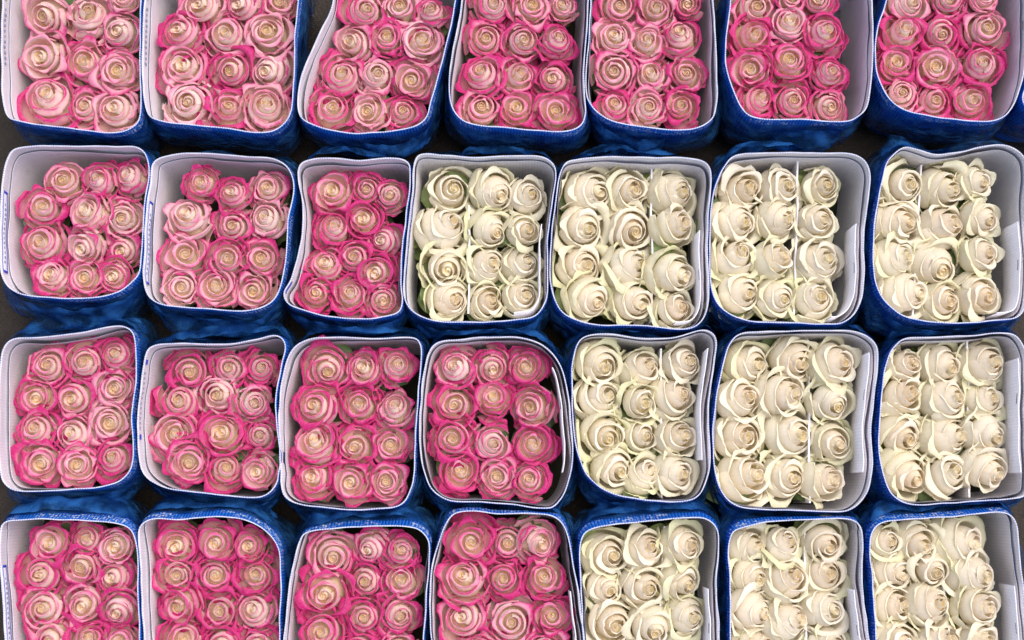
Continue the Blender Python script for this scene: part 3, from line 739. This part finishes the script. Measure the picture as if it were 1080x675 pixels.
    if row in (2, 3): TU += [(rnd.uniform(-.01, .01), -1, .18)]
    if row == 2 and cn in (3, 4, 5, 6, 7): TU += [({3: -.01, 4: .03, 5: 0, 6: -.02, 7: -.05}[cn], 1, {3: .10, 4: .12, 5: .14, 6: .11, 7: .09}[cn])]
    if row == 1 and cn in (3, 5, 6): TU += [({3: .03, 5: -.03, 6: .02}[cn], -1, .09)]
    for (dx, sgn, wd) in TU:
        V, Fc = [], []; n = 52; fr = 12
        xs = [W.P[q].x for q in range(W.NS) if W.N[q].y * sgn > .45 and (W.P[q].y - W.c.y) * sgn > .045]; lo_, hi_ = min(xs), max(xs)
        wd = min(wd, hi_ - lo_ + .012); cx_ = max(lo_ - .006 + wd / 2, min(hi_ + .006 - wd / 2, W.c.x + dx + rnd.uniform(-.012, .012))); deepst = rnd.uniform(.014, .026) if sgn < 0 else rnd.uniform(.006, .016)
        for j in range(fr):
            t = j / (fr - 1)
            for i in range(n + 1):
                x = cx_ + wd * (i / n - .5)
                i0 = min((q for q in range(W.NS) if W.N[q].y * sgn > .40 and (W.P[q].y - W.c.y) * sgn > .045), key=lambda q: abs(W.P[q].x - x))
                e = max(0.0, math.sin(PI * i / n)) ** .45
                dep = deepst + .045 * t
                a = W.at(i0, dep, T)
                r1 = mnoise.noise(Vector((x * 26, t * 1.6, bi * 3.1 + sgn))); r2 = mnoise.noise(Vector((x * 60 + t * 3, t * 3, bi + sgn))); r3 = abs(mnoise.noise(Vector((x * 45 + t * 4, t * 2, bi * 1.7))))
                out = .002 + e * (.005 + .022 * t) * (1 + 1.1 * r1) + .004 * r2 * t + .005 * r3
                out = max(.0008, min(out, W.clear[i0] * .60 - .001))
                V.append((x + .004 * r2, a.y + sgn * out, a.z + .007 * r1 * e * (1 - t)))
        m = n + 1
        for j in range(fr - 1):
            for i in range(n): Fc.append((j * m + i, j * m + i + 1, (j + 1) * m + i + 1, (j + 1) * m + i))
        add('film_tuft', mesh_from('film_tuft', V, Fc, [M['blue_film']]))
    tag(root, f"blue corrugated box packed with {kw} roses, {ORD[cn]} from the left in the {ROWN[row]} row", 'flower box', 'blue flower boxes standing in four rows')

    # ---------------------------------------------------------------- the roses of this box
    inner = [W.P[i] - W.N[i] * .0075 for i in range(0, W.NS, 2)]
    R_ = []
    for (x, y, zr) in B['r']:
        z = H - .028 + rnd.uniform(-.006, .005)
        p = ground_point(*px(o, x, y), z)
        R = zr / 3.375 * (CL - p).length / F_PX
        R_.append([Vector((p.x, p.y)), R * ((1.18 if B['rc'] in ((3, 4), (4, 3), (2, 3)) else 1.14) if B['k'] == 'pink' else 1.08), z, Vector((p.x, p.y))])
    for it in range(30):
        for i in range(len(R_)):
            a = R_[i]; mv = Vector((0, 0))
            for j in range(len(R_)):
                if i == j: continue
                d = a[0] - R_[j][0]; mind = .76 * (a[1] + R_[j][1])
                if d.length < mind: mv += d.normalized() * (mind - d.length) * .25
            q = min(inner, key=lambda c: (c - a[0]).length)
            nrm = W.N[min(range(W.NS), key=lambda k_: (W.P[k_] - q).length)]
            dist = (q - a[0]).dot(nrm)
            if dist < a[1] * .97: mv -= nrm * (a[1] * .97 - dist) * .7
            mv += (a[3] - a[0]) * .14
            a[0] = a[0] + mv
    # words for the place of each rose inside its box
    order = sorted(range(len(B['r'])), key=lambda i: B['r'][i][1])
    nr = len(order)
    rowsn = [list(range(i, min(i + 3, nr))) for i in range(0, nr, 3)]
    place = {}
    if B['rc'] == (1, 1): lay = [('top',[9]),('second',[0,1,2]),('third',[3,4,5]),('fourth',[6,7,8])]
    elif B['rc'] == (1, 8): lay = [('upper',[1]),('lower',[0])]
    else:
        lay = [(('top','second','third','fourth')[i], list(range(3 * i, min(3 * i + 3, nr)))) for i in range((nr + 2) // 3)]
    for nm, ids in lay:
        ids = sorted(ids, key=lambda i: B['r'][i][0])
        words = {3: ('left', 'middle', 'right'), 2: ('left', 'right'), 1: ('only',)}[len(ids)]
        for w_, i in zip(words, ids): place[i] = (nm, w_)
    for i, (p, R, z, _) in enumerate(R_):
        white = B['k'] == 'white'
        tint = B['t'] + (.08 if row >= 3 else .02) + rnd.gauss(0, .24)
        lot = rnd.random()
        if white:
            tilt = math.radians(rnd.uniform(16, 38)); tdir = math.radians(rnd.gauss(-10, 24))
            R *= 1.06
        else:
            tilt = math.radians(abs(rnd.gauss(0, 12))); tdir = rnd.uniform(0, 6.28)
        var = rnd.randrange(NVAR)
        leaf = rnd.random() < (.22 if white else .30)
        rs = place_rose(B['k'], var, (p.x, p.y, z), R, rnd.uniform(0, 6.28), tilt, tdir, max(.12, min(.95, tint)), lot, leaf, rnd)
        nm, w_ = place[i]
        bx = f"{ORD[cn]} box of {ROWN[row]} row"
        if white: look = 'greenish white rose' if lot > .62 else ('peach white rose' if tint > .6 else 'ivory white rose')
        else: look = 'deep pink rimmed rose' if tint > .62 else ('pale thinly pink-rimmed rose' if tint < .42 else 'cream rose with pink rims')
        pos = f"{w_} in {nm} line" if w_ != 'only' else (f"alone in {nm} line" if cn == 1 else f"{nm} one in view")
        tag(rs, f"{look}, {pos}, {bx}", 'pink rose' if not white else 'white rose', 'pink-edged roses packed in boxes' if not white else 'white roses packed in boxes')
        nrose += 1
print('roses', nrose, 'objects', len(bpy.data.objects))

# ------------------------------------------------------------------ light: soft daylight
SUN_EL, SUN_AZ = math.radians(68), math.radians(55)      # azimuth from +Y (photo top) towards +X (photo right)
w = bpy.data.worlds.new('World'); sc.world = w; w.use_nodes = True
nt = w.node_tree
bg = nt.nodes['Background'] if 'Background' in nt.nodes else nt.nodes.new('ShaderNodeBackground')
sky = nt.nodes.new('ShaderNodeTexSky'); sky.sky_type = 'NISHITA'; sky.sun_disc = False
sky.sun_elevation = SUN_EL; sky.sun_rotation = SUN_AZ
sky.air_density = 1.0; sky.dust_density = 4.0; sky.ozone_density = 1.0
nt.links.new(sky.outputs[0], bg.inputs[0]); bg.inputs[1].default_value = 0.15
sd = bpy.data.lights.new('sun', 'SUN'); so_ = bpy.data.objects.new('sun', sd); COL.objects.link(so_)
sd.energy = 1.9; sd.angle = math.radians(60); sd.color = (1.0, 0.97, 0.93)
dirv = Vector((math.sin(SUN_AZ) * math.cos(SUN_EL), math.cos(SUN_AZ) * math.cos(SUN_EL), math.sin(SUN_EL)))
so_.rotation_euler = dirv.to_track_quat('Z', 'Y').to_euler()

sc.view_settings.view_transform = 'Standard'; sc.view_settings.look = 'None'
sc.view_settings.exposure = 0.32; sc.view_settings.gamma = 1.0
sc.cycles.max_bounces = 8; sc.cycles.transparent_max_bounces = 12
